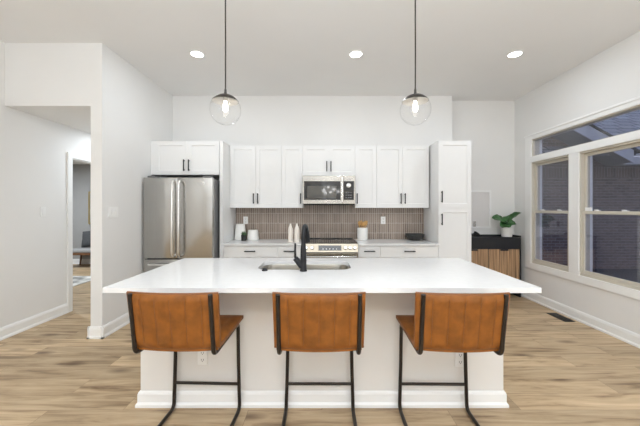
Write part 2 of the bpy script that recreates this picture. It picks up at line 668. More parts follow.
def sash_window(name, y0, y1):
    r = struct(bpy.data.objects.new(name, None))
    COL.objects.link(r)
    r.location = (XR + .08, (y0 + y1) / 2, WZ0)
    b = MB()
    ring(b, XR - .008, XR + .10, y0, y1, WZ0, TB0, .018, .018, .022, .022)
    b.box(XR - .008, XR + .001, y0 + .022, y1 - .022, WZ0 + .022, WZ0 + .035)
    b.build('window_frame', M['vinyl'], r)
    a0, a1 = y0 + .0185, y1 - .0185
    zm = 1.315
    b = MB()
    ring(b, XR + .036, XR + .062, a0, a1, zm - .020, TB0 - .023, .030, .030, .034, .036)
    us = b.build('upper_sash', M['vinyl'], r, bev=.002)
    MB().box(XR + .047, XR + .051, a0 + .028, a1 - .028, zm + .014, TB0 - .057).build('pane', M['pane'], us)
    b = MB()
    ring(b, XR + .006, XR + .034, a0, a1, WZ0 + .0225, zm + .020, .030, .030, .044, .034)
    ls = b.build('lower_sash', M['vinyl'], r, bev=.002)
    MB().box(XR + .018, XR + .022, a0 + .028, a1 - .028, WZ0 + .065, zm - .014).build('pane', M['pane'], ls)
    for t in (.27, .73):
        yc = a0 + (a1 - a0) * t
        k = MB()
        k.box(XR + .008, XR + .033, yc - .030, yc + .030, zm + .0205, zm + .028, .003)
        k.cyl((XR + .020, yc, zm + .028), (XR + .020, yc, zm + .036), .014)
        k.box(XR + .000, XR + .020, yc - .006, yc + .022, zm + .030, zm + .037, .002)
        k.build('sash_lock', M['white'], ls)
    return r


sash_window('window_1', MU1, WY1)
sash_window('window_2', WY0, MU0)
r = struct(bpy.data.objects.new('window_3', None))
COL.objects.link(r)
r.location = (XR + .08, (WY0 + WY1) / 2, TB1)
b = MB()
ring(b, XR + .0, XR + .10, WY0, WY1, TB1, WZ1, .008, .014, .010, .012)
b.build('window_frame', M['vinyl'], r)
MB().box(XR + .030, XR + .035, WY0 + .007, WY1 - .013, TB1 + .009, WZ1 - .011).build('pane', M['pane'], r)

# ------------------------------------------------------------------ outside
struct(MB().box(XR + .15, 16, -6, 26, -.35, -.25).build('ground_outside', M['lawn']))
h = thing('brick_house', 'brown brick house wing with sloping white eave and shingle roof seen through the window', 'building', (7, 8.1, -.25))
YH = 8.0
b = MB()
b.prism([(3.30, -.25), (12, -.25), (12, 2.49), (7.57, 2.49), (4.6, 4.12), (3.30, 4.12)], 1, YH, YH + .25)
b.build('brick_wall', M['brickout'], h)
MB().box(3.30, 12, YH - .012, YH, 2.19, 2.488).build('soldier_course', M['soldier'], h)
OV = .42
OR = .66
b = MB()
b.box(7.57, 12, YH - OV, YH, 2.49, 2.52)
b.prism([(7.57, 2.49), (7.57, 2.53), (4.6, 4.16), (4.6, 4.12)], 1, YH - OR, YH)
b.build('soffit', M['soffit'], h)
b = MB()
b.box(7.60, 12, YH - OV - .03, YH - OV, 2.47, 2.66)
b.prism([(7.60, 2.47), (7.60, 2.78), (4.5, 4.48), (4.5, 4.16)], 1, YH - OR - .03, YH - OR)
b.build('fascia', M['fascia'], h)
b = MB()
p = .60


def roof_fn(u, v):
    y = YH - OV - .06 + v * 9
    return (4.2 + u * 12, y, 2.68 + v * 9 * p)


b.sheet(roof_fn, 1, 1, .04)
b.build('roof', M['shingle'], h)
b = MB()
b.prism([(7.75, 2.705), (7.75, 2.765), (4.4, 4.60), (4.4, 4.54)], 1, YH - OR - .05, YH + 3)
b.build('gable_roof_edge', M['gap'], h)

# ================================================================== KITCHEN CABINETS
H_PULL = 'black bar pull'


def shaker(b, x0, x1, z0, z1, yf, t=.020, rail=.057, rec=.009):
    """shaker door, front face at y=yf looking to -Y"""
    b.box(x0, x0 + rail, yf, yf + t, z0, z1)
    b.box(x1 - rail, x1, yf, yf + t, z0, z1)
    b.box(x0 + rail, x1 - rail, yf, yf + t, z1 - rail, z1)
    b.box(x0 + rail, x1 - rail, yf, yf + t, z0, z0 + rail)
    b.box(x0 + rail, x1 - rail, yf + rec, yf + t, z0 + rail, z1 - rail)
    # small inner slope
    s = .008
    for (xa, xb, za, zb, d) in ((x0 + rail, x1 - rail, z1 - rail - s, z1 - rail, 't'), (x0 + rail, x1 - rail, z0 + rail, z0 + rail + s, 'b')):
        if d == 't':
            b.prism([(yf + rec, za), (yf + .002, zb), (yf + rec, zb)], 0, xa, xb)
        else:
            b.prism([(yf + rec, zb), (yf + .002, za), (yf + rec, za)], 0, xa, xb)


def pull_v(parent, x, zc, yf, L=.150):
    b = MB()
    b.box(x - .0065, x + .0065, yf - .034, yf - .022, zc - L / 2, zc + L / 2, .002)
    for s in (-1, 1):
        b.box(x - .006, x + .006, yf - .024, yf - .0003, zc + s * (L / 2 - .016) - .006, zc + s * (L / 2 - .016) + .006)
    return b.build('handle', M['black'], parent)


def pull_h(parent, xc, z, yf, L=.150):
    b = MB()
    b.box(xc - L / 2, xc + L / 2, yf - .034, yf - .022, z - .0065, z + .0065, .002)
    for s in (-1, 1):
        b.box(xc + s * (L / 2 - .016) - .006, xc + s * (L / 2 - .016) + .006, yf - .024, yf - .0003, z - .006, z + .006)
    return b.build('handle', M['black'], parent)


UZ0, UZ1 = 1.372, 2.277
UF = 4.354        # door faces of the wall cabinets
G = .0015


def wall_cabinet(label, x0, x1, z0, z1, doors, yf=UF, group='white wall cabinets over the counter', handles='bottom'):
    """doors: list of (x0,x1,side of handle)"""
    r = thing('wall_cabinet', label, 'cabinet', ((x0 + x1) / 2, (yf + YB) / 2, z0), 0, group)
    MB().box(x0 + .0005, x1 - .0005, yf + .022, YB - .001, z0, z1).build('body', M['cab'], r)
    for a, c, side in doors:
        b = MB()
        shaker(b, a + G, c - G, z0 + .002, z1 - .002, yf)
        d = b.build('door', M['cab'], r)
        hx = c - .030 if side == 'r' else a + .030
        pull_v(d, hx, z0 + .135 if handles == 'bottom' else z1 - .135, yf)
    return r


wall_cabinet('white two-door wall cabinet above the tapered canisters', -1.336, -.586, UZ0, UZ1, [(-1.336, -.961, 'r'), (-.961, -.586, 'l')])
wall_cabinet('narrow white single-door wall cabinet left of the microwave', -.586, -.280, UZ0, UZ1, [(-.586, -.280, 'r')])
wall_cabinet('short white two-door wall cabinet directly above the microwave', -.280, .479, 1.838, UZ1, [(-.280, .0995, 'r'), (.0995, .479, 'l')])
wall_cabinet('narrow white single-door wall cabinet right of the microwave', .479, .791, UZ0, UZ1, [(.479, .791, 'l')])
wall_cabinet('white two-door wall cabinet above the dark bowl beside the pantry', .791, 1.553, UZ0, UZ1, [(.791, 1.172, 'r'), (1.172, 1.553, 'l')])

# refrigerator cabinet with its tall side panel
CF = 4.054
r = thing('refrigerator_cabinet', 'white two-door cabinet and tall side panel boxing in the refrigerator', 'cabinet', (-1.82, 4.35, 0), 0)
FZ0 = 1.820
MB().box(-2.262, -1.384, CF + .022, YB - .001, FZ0, UZ1 - .002).build('body', M['cab'], r)
MB().box(-1.383, -1.337, CF, YB - .001, .001, UZ1 - .002).build('side_panel', M['cab'], r)
MB().box(-2.3135, -2.263, CF + .002, CF + .022, FZ0, UZ1 - .002).build('filler_strip', M['cab'], r)
for a, c, side in ((-2.262, -1.826, 'r'), (-1.826, -1.390, 'l')):
    b = MB()
    shaker(b, a + G, c - G, FZ0 + .002, UZ1 - .004, CF)
    d = b.build('door', M['cab'], r)
    pull_v(d, c - .033 if side == 'r' else a + .033, FZ0 + .125, CF, .155)

# pantry
r = thing('pantry_cabinet', 'tall white pantry cabinet with upper and lower door beside the nook', 'cabinet', (1.80, 4.35, 0))
PXa, PXb = 1.574, 2.020
MB().box(PXa, PXb, CF + .022, YB - .001, .001, 2.280).build('body', M['cab'], r)
for z0, z1, hz in ((1.372, 2.278, 1.372 + .150), (.105, 1.367, 1.367 - .150)):
    b = MB()
    shaker(b, PXa + G, PXb - G, z0, z1, CF)
    d = b.build('door', M['cab'], r)
    pull_v(d, PXa + .040, hz, CF, .155)

# base cabinets
CT = .889


def base_cabinet(label, x0, x1, doors):
    r = thing('base_cabinet', label, 'cabinet', ((x0 + x1) / 2, 4.35, 0), 0, 'white base cabinets along the back wall')
    b = MB()
    b.box(x0 + .0005, x1 - .0005, CF + .022, YB - .001, .10, CT - .027)
    b.box(x0 + .0005, x1 - .0005, CF + .085, YB - .001, .001, .10)
    b.build('body', M['cab'], r)
    z1 = CT - .034
    z0 = z1 - .150
    d = MB().box(x0 + .002, x1 - .002, CF, CF + .020, z0, z1, .0015).build('drawer', M['cab'], r)
    pull_h(d, (x0 + x1) / 2, z0 + .082, CF)
    for a, c, s in doors:
        b = MB()
        shaker(b, a + G, c - G, .112, z0 - .004, CF)
        d = b.build('door', M['cab'], r)
        pull_v(d, c - .03 if s == 'r' else a + .03, z0 - .12, CF)
    return r


base_cabinet('wide white base cabinet with drawer left, below the canisters', -1.336, -.604, [(-1.336, -.970, 'r'), (-.970, -.604, 'l')])
base_cabinet('narrow white base cabinet with drawer just left of the range', -.604, -.276, [(-.604, -.276, 'r')])
base_cabinet('narrow white base cabinet with drawer just right of the range', .490, .790, [(.490, .790, 'l')])
base_cabinet('wide white base cabinet with drawer next to the tall pantry', .790, 1.572, [(.790, 1.181, 'r'), (1.181, 1.572, 'l')])
o = MB().box(-1.336, -.275, CF - .024, YB - .012, CT - .0265, CT, .002).build('countertop', M['quartz'])
tag(rebase(o, (-.8, 4.35, CT - .0265)), 'white quartz counter left of the range under canisters and bottles', 'countertop')
o = MB().box(.489, 1.5725, CF - .024, YB - .012, CT - .0265, CT, .002).build('countertop', M['quartz'])
tag(rebase(o, (1.03, 4.35, CT - .0265)), 'white quartz counter between range and pantry under crock and bowl', 'countertop')

# backsplash tile field on the wall
b = MB()
b.box(-1.336, -.275, YB - .010, YB - .0005, CT + .0005, 1.3715)
b.box(-.275, .4775, YB - .010, YB - .0005, .60, 1.425)
b.box(.4775, 1.5725, YB - .010, YB - .0005, CT + .0005, 1.3715)
o = b.build('trim_backsplash', M['tile'])
struct(o)

# ------------------------------------------------------------------ refrigerator
FX0, FX1, FY = -2.285, -1.400, 3.836
r = thing('refrigerator', 'stainless steel french door refrigerator with freezer drawer', 'refrigerator', ((FX0 + FX1) / 2, 4.2, 0))
b = MB()
b.box(FX0 + .004, FX1 - .004, FY + .085, 4.60, .03, 1.745)
b.box(FX0 + .02, FX1 - .02, FY + .10, 4.58, .001, .03)
b.build('body', M['fridge_side'], r)
FM = -1.845
for (a, c, hx) in ((FX0, FM - .002, FM - .042), (FM + .002, FX1, FM + .042)):
    d = MB().box(a, c, FY, FY + .075, .725, 1.760, .006, 3).build('door', M['steel'], r, smooth=True)
    pts = [(hx, FY - .0005, 1.715)] + arc((hx, FY - .03, 1.715), (hx, FY - .062, 1.70), (hx, FY - .066, 1.64)) + \
          [(hx, FY - .070, 1.22)] + arc((hx, FY - .066, .83), (hx, FY - .062, .77), (hx, FY - .03, .755)) + [(hx, FY - .0005, .755)]
    MB().tube(pts, .015, 12).build('handle', M['chrome'], d, smooth=True)
    if hx > FM:
        o = MB()
        o.lathe([(.016, 0), (.016, .002), (.014, .003)], seg=20)
        o.bm.transform(Matrix.Translation((-1.518, FY - .0003, 1.69)) @ Matrix.Rotation(PI / 2, 4, 'X'))
        o.build('badge', M['chrome'], d)
d = MB().box(FX0, FX1, FY, FY + .075, .075, .712, .006, 3).build('freezer_drawer', M['steel'], r, smooth=True)
hz = .655
pts = [(-2.19, FY - .0005, hz)] + arc((-2.19, FY - .04, hz), (-2.19, FY - .062, hz), (-2.15, FY - .066, hz)) + \
      arc((-1.53, FY - .066, hz), (-1.49, FY - .062, hz), (-1.49, FY - .04, hz)) + [(-1.49, FY - .0005, hz)]
MB().tube(pts, .015, 12).build('handle', M['chrome'], d, smooth=True)
for hx in (-2.20, -1.49):
    MB().box(hx - .05, hx + .05, FY + .03, FY + .14, 1.7605, 1.785, .004).build('hinge_cover', M['fridge_side'], r)

# ------------------------------------------------------------------ microwave
r = thing('microwave', 'stainless steel over-the-range microwave with dark door window', 'microwave', (.1, 4.45, 1.425))
MX0, MX1, MY, MZ0, MZ1 = -.277, .476, 4.270, 1.425, 1.834
MB().box(MX0 + .002, MX1 - .002, MY + .022, YB - .014, MZ0, MZ1).build('body', M['fridge_side'], r)
MB().box(MX0 + .01, MX1 - .01, MY + .012, MY + .0215, MZ0 - .014, MZ0 + .02).build('vent_grille', M['gap'], r)
d = MB().box(MX0, MX0 + .575, MY, MY + .021, MZ0 + .004, MZ1 - .003, .003).build('door', M['steelh'], r)
MB().box(MX0 + .020, MX0 + .540, MY - .003, MY - .0003, MZ0 + .060, MZ1 - .082, .001).build('window_glass', M['glassblack'], d)
MB().box(MX0 + .066, MX0 + .480, MY - .0045, MY - .0032, MZ0 + .084, MZ1 - .150).build('window', M['ovenwin'], d)
b = MB()
b.box(MX0 + .549, MX0 + .573, MY - .040, MY - .026, MZ0 + .03, MZ1 - .03, .004)
for z in (MZ0 + .06, MZ1 - .06):
    b.box(MX0 + .555, MX0 + .567, MY - .03, MY - .0003, z - .01, z + .01)
b.build('handle', M['chrome'], d)
c = MB().box(MX0 + .577, MX1, MY, MY + .021, MZ0 + .004, MZ1 - .003, .003).build('control_panel', M['steelh'], r)
MB().box(MX0 + .585, MX1 - .022, MY - .003, MY - .0003, MZ0 + .060, MZ1 - .082, .001).build('keypad', M['glassblack'], c)
b = MB()
b.lathe([(.034, 0), (.036, .004), (.034, .020), (.028, .024)], seg=28)
b.bm.transform(Matrix.Translation((MX0 + .655, MY - .0035, MZ0 + .265)) @ Matrix.Rotation(PI / 2, 4, 'X'))
b.build('dial', M['chrome'], c, smooth=True)
for row in range(3):
    for cc in range(3):
        MB().box(MX0 + .612 + cc * .032, MX0 + .634 + cc * .032, MY - .0042, MY - .0031, MZ0 + .085 + row * .036, MZ0 + .099 + row * .036).build('button', M['fridge_side'], c)

# ------------------------------------------------------------------ range
r = thing('range', 'slide-in stainless steel range with black glass cooktop behind the faucet', 'range', (.106, 4.3, 0))
RX0, RX1, RY = -.2725, .487, 4.045
MB().box(RX0 + .003, RX1 - .003, RY + .03, YB - .014, .09, CT - .002).build('body', M['fridge_side'], r)
MB().box(RX0 + .03, RX1 - .03, RY + .09, YB - .03, .001, .089).build('plinth', M['gap'], r)
b = MB()
b.box(RX0, RX1, RY + .012, YB - .013, CT - .0015, CT + .009, .003)
b.box(RX0 + .02, RX1 - .02, YB - .060, YB - .014, CT + .0085, CT + .022, .004)
b.build('cooktop', M['glassblack'], r)
ck = bpy.data.objects['cooktop']
for bx, by, br in ((-.08, 4.20, .10), (.29, 4.20, .085), (-.08, 4.44, .075), (.29, 4.44, .10)):
    MB().lathe([(br, .0), (br, .0006), (br - .004, .0006), (br - .004, 0), (br, 0)], c=(bx, by, CT + .0092), seg=40, caps=False).build('burner_ring', M['fridge_side'], ck)
# slanted control panel
PZ0, PZ1 = CT - .112, CT - .002
p = MB()
p.prism([(RY - .022, PZ0), (RY + .011, PZ1), (RY + .029, PZ1), (RY + .029, PZ0)], 0, RX0, RX1)
p = p.build('control_panel', M['rangesteel'], r)
sl = (.033) / (PZ1 - PZ0)
tilt = math.atan(sl)


def on_panel(x, z, off):
    return Vector((x, RY - .022 + (z - PZ0) * sl - off, z))


b = MB()
b.box(-.155, .155, -.003, 0, -.035, .035, .001)
b.bm.transform(Matrix.Translation(on_panel(.107, (PZ0 + PZ1) / 2, .0005)) @ Matrix.Rotation(-tilt, 4, 'X'))
b.build('display', M['glassblack'], p)
for i in range(5):
    b = MB()
    b.box(-.10 + i * .045, -.085 + i * .045, -.0008, 0, -.004, .004)
    b.bm.transform(Matrix.Translation(on_panel(.107, (PZ0 + PZ1) / 2 - .012, .0042)) @ Matrix.Rotation(-tilt, 4, 'X'))
    b.build('display_mark', M['white'], bpy.data.objects['display'])
for kx in (-.215, -.135, .315, .378, .441):
    b = MB()
    b.lathe([(.024, 0), (.025, .004), (.021, .008), (.020, .026), (.017, .030)], seg=24)
    b.box(-.004, .004, -.018, .018, .026, .034, .001)
    b.bm.transform(Matrix.Translation(on_panel(kx, (PZ0 + PZ1) / 2, .0004)) @ Matrix.Rotation(PI / 2 - tilt, 4, 'X'))
    b.build('knob', M['chrome'], p, smooth=True)
d = MB().box(RX0 + .002, RX1 - .002, RY - .020, RY + .029, .255, PZ0 - .012, .004).build('oven_door', M['rangesteel'], r)
MB().box(RX0 + .09, RX1 - .09, RY - .0235, RY - .0203, .36, .62).build('window', M['glassblack'], d)
b = MB()
b.tube([(RX0 + .03, RY - .072, .720), (RX1 - .03, RY - .072, .720)], .014, 14)
for x in (RX0 + .06, RX1 - .06):
    b.box(x - .012, x + .012, RY - .070, RY - .0203, .710, .730, .002)
b.build('handle', M['steel'], d, smooth=True)
MB().box(RX0 + .002, RX1 - .002, RY - .014, RY + .029, .093, .247, .004).build('drawer', M['steelh'], r)

# ================================================================== ISLAND
IT, IB = .905, .876
IX0, IX1, IY0, IY1 = -1.279, 1.279, 1.744, 2.790
SX0, SX1, SY0, SY1, SR = -.50, .226, 2.262, 2.632, .095
r = thing('kitchen_island', 'white kitchen island with overhanging quartz top and stainless sink', 'island', (0, 2.3, 0))
PFY = 2.078
IBX = 1.256
HOLE_W = .0


def rrect(x0, x1, y0, y1, rad, n=8):
    out = []
    for cx, cy, a0 in ((x1 - rad, y1 - rad, 0), (x0 + rad, y1 - rad, PI / 2), (x0 + rad, y0 + rad, PI), (x1 - rad, y0 + rad, 1.5 * PI)):
        for i in range(n + 1):
            a = a0 + PI / 2 * i / n
            out.append((cx + rad * math.cos(a), cy + rad * math.sin(a)))
    return out


# top slab with the sink cut-out
bm = bmesh.new()


def loop(pts, z):
    vs = [bm.verts.new((x, y, z)) for x, y in pts]
    es = [bm.edges.new((vs[i], vs[(i + 1) % len(vs)])) for i in range(len(vs))]
    return vs, es


outer = rrect(IX0, IX1, IY0, IY1, .006, 3)
inner = rrect(SX0, SX1, SY0, SY1, SR)
vo, eo = loop(outer, IT)
vi, ei = loop(inner, IT)
bmesh.ops.triangle_fill(bm, use_beauty=True, use_dissolve=False, edges=eo + ei)
top_faces = bm.faces[:]
ret = bmesh.ops.extrude_face_region(bm, geom=top_faces)
vs = [g for g in ret['geom'] if isinstance(g, bmesh.types.BMVert)]
bmesh.ops.translate(bm, verts=vs, vec=(0, 0, IB - IT))
b = MB()
b.bm.free()
b.bm = bm
b.build('countertop', M['quartz'], r)
# body built as four walls so that the sink bowl hangs free inside
b = MB()
b.box(-IBX, IBX, PFY, PFY + .10, .001, IB - .0005)
b.box(-IBX, -IBX + .02, PFY + .10, 2.755, .001, IB - .0005)
b.box(IBX - .02, IBX, PFY + .10, 2.755, .001, IB - .0005)
b.box(-IBX + .02, IBX - .02, 2.735, 2.755, .001, IB - .0005)
b.build('body', M['island'], r)
# skirting round the island
b = MB()
prof = [(0, .0005), (.024, .0005), (.024, .020), (.014, .034), (.014, .086), (.010, .098), (.005, .105), (0, .105)]
corners = [(-IBX, PFY, -1, -1), (IBX, PFY, 1, -1), (IBX, 2.755, 1, 1), (-IBX, 2.755, -1, 1)]
rings = [[b.bm.verts.new((x + sx * (d + .0005), y + sy * (d + .0005), z)) for d, z in prof] for x, y, sx, sy in corners]
for k in range(4):
    a, c = rings[k], rings[(k + 1) % 4]
    for i in range(len(prof)):
        j = (i + 1) % len(prof)
        b.bm.faces.new((a[i], a[j], c[j], c[i]))
b.build('skirting', M['trim'], r)
# sink bowl
b = MB()
zs = [(0.0, IB - .001, 0), (-.012, IB - .001, 0), (.004, IB - .002, 0)]
rings = []
for off, z, rr in ((.014, IB - .0006, 0), (-.004, IB - .0006, 0), (-.008, IB - .010, 0), (-.014, IB - .19, 0), (-.040, IB - .215, 0)):
    pts = rrect(SX0 - off, SX1 + off, SY0 - off, SY1 + off, max(.02, SR + off))
    rings.append([b.bm.verts.new((x, y, z)) for x, y in pts])
for a, c in zip(rings, rings[1:]):
    n = len(a)
    for i in range(n):
        j = (i + 1) % n
        b.bm.faces.new((a[i], a[j], c[j], c[i]))
b.bm.faces.new(rings[-1])
sk = b.build('sink', M['sinksteel'], r, smooth=True)
b = MB()
b.lathe([(.045, 0), (.045, .003), (.030, .003), (.026, -.0), (.0, -.0)][:4], c=(-.137, 2.47, IB - .2148), seg=28)
b.build('drain', M['chrome'], sk, smooth=True)

# faucet
f = thing('faucet', 'matte black pull-down faucet with side lever on the island sink', 'faucet', (-.137, 2.212, IT + .0005), math.radians(-4))
b = MB()
b.lathe([(.027, 0), (.027, .006), (.0245, .010), (.0225, .10), (.021, .16), (.0185, .19)], seg=24)
b.build('body', M['black'], f, world=False, smooth=True)
pts = [(0, 0, .188), (0, .0, .22)] + arc((0, 0, .25), (0, .012, .325), (0, .085, .325), 8) + arc((0, .11, .325), (0, .165, .322), (0, .185, .280), 6)
MB().tube(pts, .0172, 16).build('spout', M['black'], f, world=False, smooth=True)
b = MB()
b.cyl((0, .183, .285), (0, .208, .215), .0190, .026, 20)
b.cyl((0, .208, .215), (0, .2145, .1955), .026, .0275, 20)
b.build('spray_head', M['black'], f, world=False, smooth=True)
b = MB()
b.cyl((-.012, 0, .035), (-.060, -.006, .095), .0235, .0205, 20)
lv = b.build('valve', M['black'], f, world=False, smooth=True)
MB().tube([(-.052, -.005, .085), (-.060, -.006, .11), (-.061, -.006, .15), (-.060, -.004, .205)], .0085, 12, taper=[1.3, 1.15, .95, .85]).build('lever', M['black'], lv, world=False, smooth=True)
o = MB().lathe([(.022, 0), (.022, .004), (.018, .007), (.015, .016), (.012, .018)], seg=24).build('air_switch', M['black'], smooth=True)
o.location = (-.425, 2.225, IT + .0004)
tag(o, 'small round dark button on the island counter left of the faucet', 'button')

# ------------------------------------------------------------------ wall plates


def plate(kind, label, loc, rotz, gangs=1, group=None, parts='outlet', hh=.115):
    """plate facing local -Y, centre at loc"""
    r = thing(kind, label, 'outlet' if parts == 'outlet' else 'light switch', loc, rotz, group)
    wd = .070 + (gangs - 1) * .046
    MB().box(-wd / 2, wd / 2, -.0065, -.0005, -hh / 2, hh / 2, .002).build('plate', M['white'], r, world=False)
    for g in range(gangs):
        cx = (g - (gangs - 1) / 2) * .046
        if parts == 'outlet':
            for s in (-1, 1):
                o = MB().box(cx - .017, cx + .017, -.009, -.0064, s * .024 - .014, s * .024 + .014, .001).build('receptacle', M['white'], r, world=False)
                b = MB()
                b.box(cx - .009, cx - .006, -.0096, -.0088, s * .024 - .003, s * .024 + .008)
                b.box(cx + .006, cx + .009, -.0096, -.0088, s * .024 - .003, s * .024 + .008)
                b.cyl((cx, -.0096, s * .024 - .008), (cx, -.0088, s * .024 - .008), .003, seg=10)
                b.build('slots', M['slot'], o, world=False)
        else:
            MB().box(cx - .016, cx + .016, -.0105, -.0064, -.033, .033, .0015).build('rocker', M['white'], r, world=False)
    return r


plate('wall_outlet', 'white wall outlet on the tile above the left canisters', (-1.18, YB - .010, 1.180), 0)
plate('wall_outlet', 'white wall outlet on the tile right of the utensil crock', (.945, YB - .010, 1.180), 0)
plate('wall_outlet', 'white outlet low on the island front behind the left stool', (-.825, PFY, .345), 0)
plate('wall_outlet', 'white outlet low on the island front behind the right stool', (.955, PFY, .330), 0)
plate('light_switch', 'white single light switch on the left wall before the doorway', (XL, 3.59, 1.325), PI / 2, 1, None, 'switch')
plate('light_switch', 'wide white multi-gang switch on the partition beside the refrigerator', (PX1, 3.32, 1.325), PI / 2, 3, None, 'switch', .12)

# ================================================================== COUNTER OBJECTS
zc = CT + .0006


def canister(label, x, y, r0, r1, hgt):
    t = thing('canister', label, 'canister', (x, y, zc), 0, 'tapered white canisters')
    MB().lathe([(r0 - .006, 0), (r0, .006), (r0 * .99, .02), (r1 + .004, hgt - .03), (r1, hgt - .012)], seg=36).build('body', M['ceramic'], t, world=False, smooth=True)
    MB().lathe([(r1 + .001, hgt - .0118), (r1 + .001, hgt - .003), (r1 - .004, hgt)], seg=36).build('lid', M['ceramic'], t, world=False, smooth=True)


canister('taller white tapered canister nearest the refrigerator panel', -1.238, 4.55, .087, .066, .238)
canister('shorter white tapered canister right of the small black plant pot', -1.046, 4.545, .089, .072, .150)
t = thing('potted_succulent', 'tiny green plant in black pot between the two white canisters', 'plant', (-1.150, 4.41, zc))
MB().lathe([(.030, 0), (.034, .002), (.038, .085), (.034, .085), (.032, .072)], seg=24).build('pot', M['blackmatt'], t, world=False, smooth=True)
b = MB()
for i in range(14):
    a = i * 2.4
    el = .5 + .9 * (i / 14)
    d = Vector((math.cos(a) * math.cos(el), math.sin(a) * math.cos(el), math.sin(el)))
    p0 = Vector((0, 0, .072)) + d * .006
    L = .050 + .02 * random.random()
    b.tube([p0, p0 + d * L * .5, p0 + d * L + Vector((0, 0, .006))], .008, 7, taper=[.7, 1, .1], flat=.4)
b.build('foliage', M['leaf2'], t, world=False, smooth=True)


def bottle(label, x, y):
    o = MB().lathe([(.030, 0), (.034, .004), (.035, .02), (.035, .165), (.031, .190), (.020, .222), (.012, .240), (.0115, .256), (.009, .260)], seg=30).build('bottle', M['cream'], smooth=True)
    o.location = (x, y, zc)
    tag(o, label, 'bottle', 'cream bottles left of the range')


bottle('cream ceramic bottle left of the range, farther from the cooktop', -.446, 4.24)
bottle('cream ceramic bottle left of the range, nearer to the cooktop', -.355, 4.24)

o = MB().lathe([(.070, 0), (.078, .004), (.080, .012), (.080, .178), (.078, .182), (.074, .180), (.073, .02), (.05, .014)], seg=40).build('crock', M['ceramic'], smooth=True)
o.location = (.612, 4.55, zc)
tag(o, 'white cylindrical crock of wooden utensils beside the range', 'crock')
for i, (dx, dy, lx, ly, L, k) in enumerate(((-.035, -.015, -.10, -.02, .262, 'spoon'), (-.008, .025, -.05, .06, .268, 'spatula'), (.022, -.022, .05, -.03, .262, 'spoon'), (.042, .015, .12, .03, .268, 'spatula'), (.004, -.038, .0, -.05, .255, 'spoon'))):
    b = MB()
    d = Vector((lx, ly, 1)).normalized()
    p0 = Vector((dx * .9, dy * .9, .018))
    p0 -= Vector((lx, ly, 0)) * .05
    b.tube([p0, p0 + d * (L - .065)], .0055, 8)
    q = p0 + d * (L - .07)
    if k == 'spoon':
        b.tube([q, q + d * .018, q + d * .04, q + d * .060, q + d * .070], .021, 10, taper=[.3, .85, 1, .8, .25], flat=.35)
    else:
        b.tube([q, q + d * .012, q + d * .060, q + d * .072], .021, 10, taper=[.3, .95, 1.05, .9], flat=.28)
    o = b.build('wooden_' + k, M['wood'], smooth=True)
    o.location = (.612, 4.55, zc)
    o['label'] = 'pale wooden cooking utensil standing in the white crock'
    o['category'] = 'utensil'
    o['group'] = 'wooden utensils in the crock'

o = MB().lathe([(.055, 0), (.075, .002), (.11, .025), (.134, .068), (.140, .092), (.136, .094), (.128, .072), (.10, .032), (.06, .016)], seg=44).build('bowl', M['charcoal'], smooth=True)
o.location = (1.388, 4.49, zc)
tag(o, 'dark charcoal bowl on the back counter against the pantry', 'bowl')

# ================================================================== NOOK
KX0, KX1, KY0, KY1, KZ = 2.070, 3.052, 4.600, 4.825, .945
t = thing('sideboard', 'black sideboard with slatted wood doors in the nook under the plant', 'sideboard', (2.56, 4.71, 0))
b = MB()
zt = .742
b.box(KX0, KX0 + .022, KY0, KY1, .001, KZ)
b.box(KX1 - .022, KX1, KY0, KY1, .001, KZ)
b.box(KX0 + .022, KX1 - .022, KY1 - .018, KY1, .06, KZ)
b.box(KX0 + .022, KX1 - .022, KY0 + .004, KY1 - .018, zt, .918)
b.box(KX0 + .022, KX1 - .022, KY0, KY0 + .020, zt - .002, .922)
b.box(KX0 + .022, KX1 - .022, KY0 + .01, KY1 - .018, .060, .085)
b.build('body', M['blackmatt'], t)
xm = (KX0 + KX1) / 2
for a, c in ((KX0 + .024, xm - .006), (xm + .006, KX1 - .024)):
    b = MB()
    n = 13
    wd = (c - a) / n
    for i in range(n):
        dep = (.0, .004, .002)[i % 3]
        b.box(a + i * wd + .0008, a + (i + 1) * wd - .0008, KY0 + .002 + dep, KY0 + .022, .088, zt - .006, .001, 1)
    d = b.build('door', M['slats'], t)
    MB().box((a + c) / 2 - .06, (a + c) / 2 + .06, KY0 - .006, KY0 + .0015, zt - .028, zt - .004, .001).build('finger_pull', M['blackmatt'], d)
MB().box(xm - .005, xm + .005, KY0 + .006, KY0 + .022, .088, zt - .004).build('centre_post', M['blackmatt'], t)

# plant on the sideboard
t = thing('potted_plant', 'broad green leaves in a white cylinder pot on the black sideboard', 'plant', (2.905, 4.72, .919))
MB().lathe([(.066, 0), (.073, .004), (.075, .012), (.075, .165), (.072, .168), (.068, .165), (.067, .14)], seg=36).build('pot', M['ceramic'], t, world=False, smooth=True)
MB().lathe([(.066, .135), (.066, .146), (.03, .150)], seg=24).build('soil', M['soil'], t, world=False)


def leaf(base, tip, side, wid, droop, name='leaf'):
    """leaf blade between base and tip, side = width direction"""
    base, tip, side = Vector(base), Vector(tip), Vector(side).normalized()
    ax = tip - base
    nrm = side.cross(ax).normalized()
    if nrm.z < 0:
        nrm = -nrm

    def fn(u, v):
        s = (v - .5) * 2
        wv = wid * (math.sin(PI * min(1, u ** .75)) ** .55) * (1.0 if u > .02 else 0.05)
        wob = .005 * math.sin(u * 17 + s * 2) * abs(s)
        return base + ax * (u + .05 * (1 - abs(s)) - .05) + side * s * wv + nrm * (-droop * (2 * u - 1) ** 2 + droop + .30 * wv * abs(s) ** 1.3 + wob)
    b = MB()
    b.sheet(fn, 14, 8, .0025)
    o = b.build(name, M['leaf'], t, world=False, smooth=True)
    return o


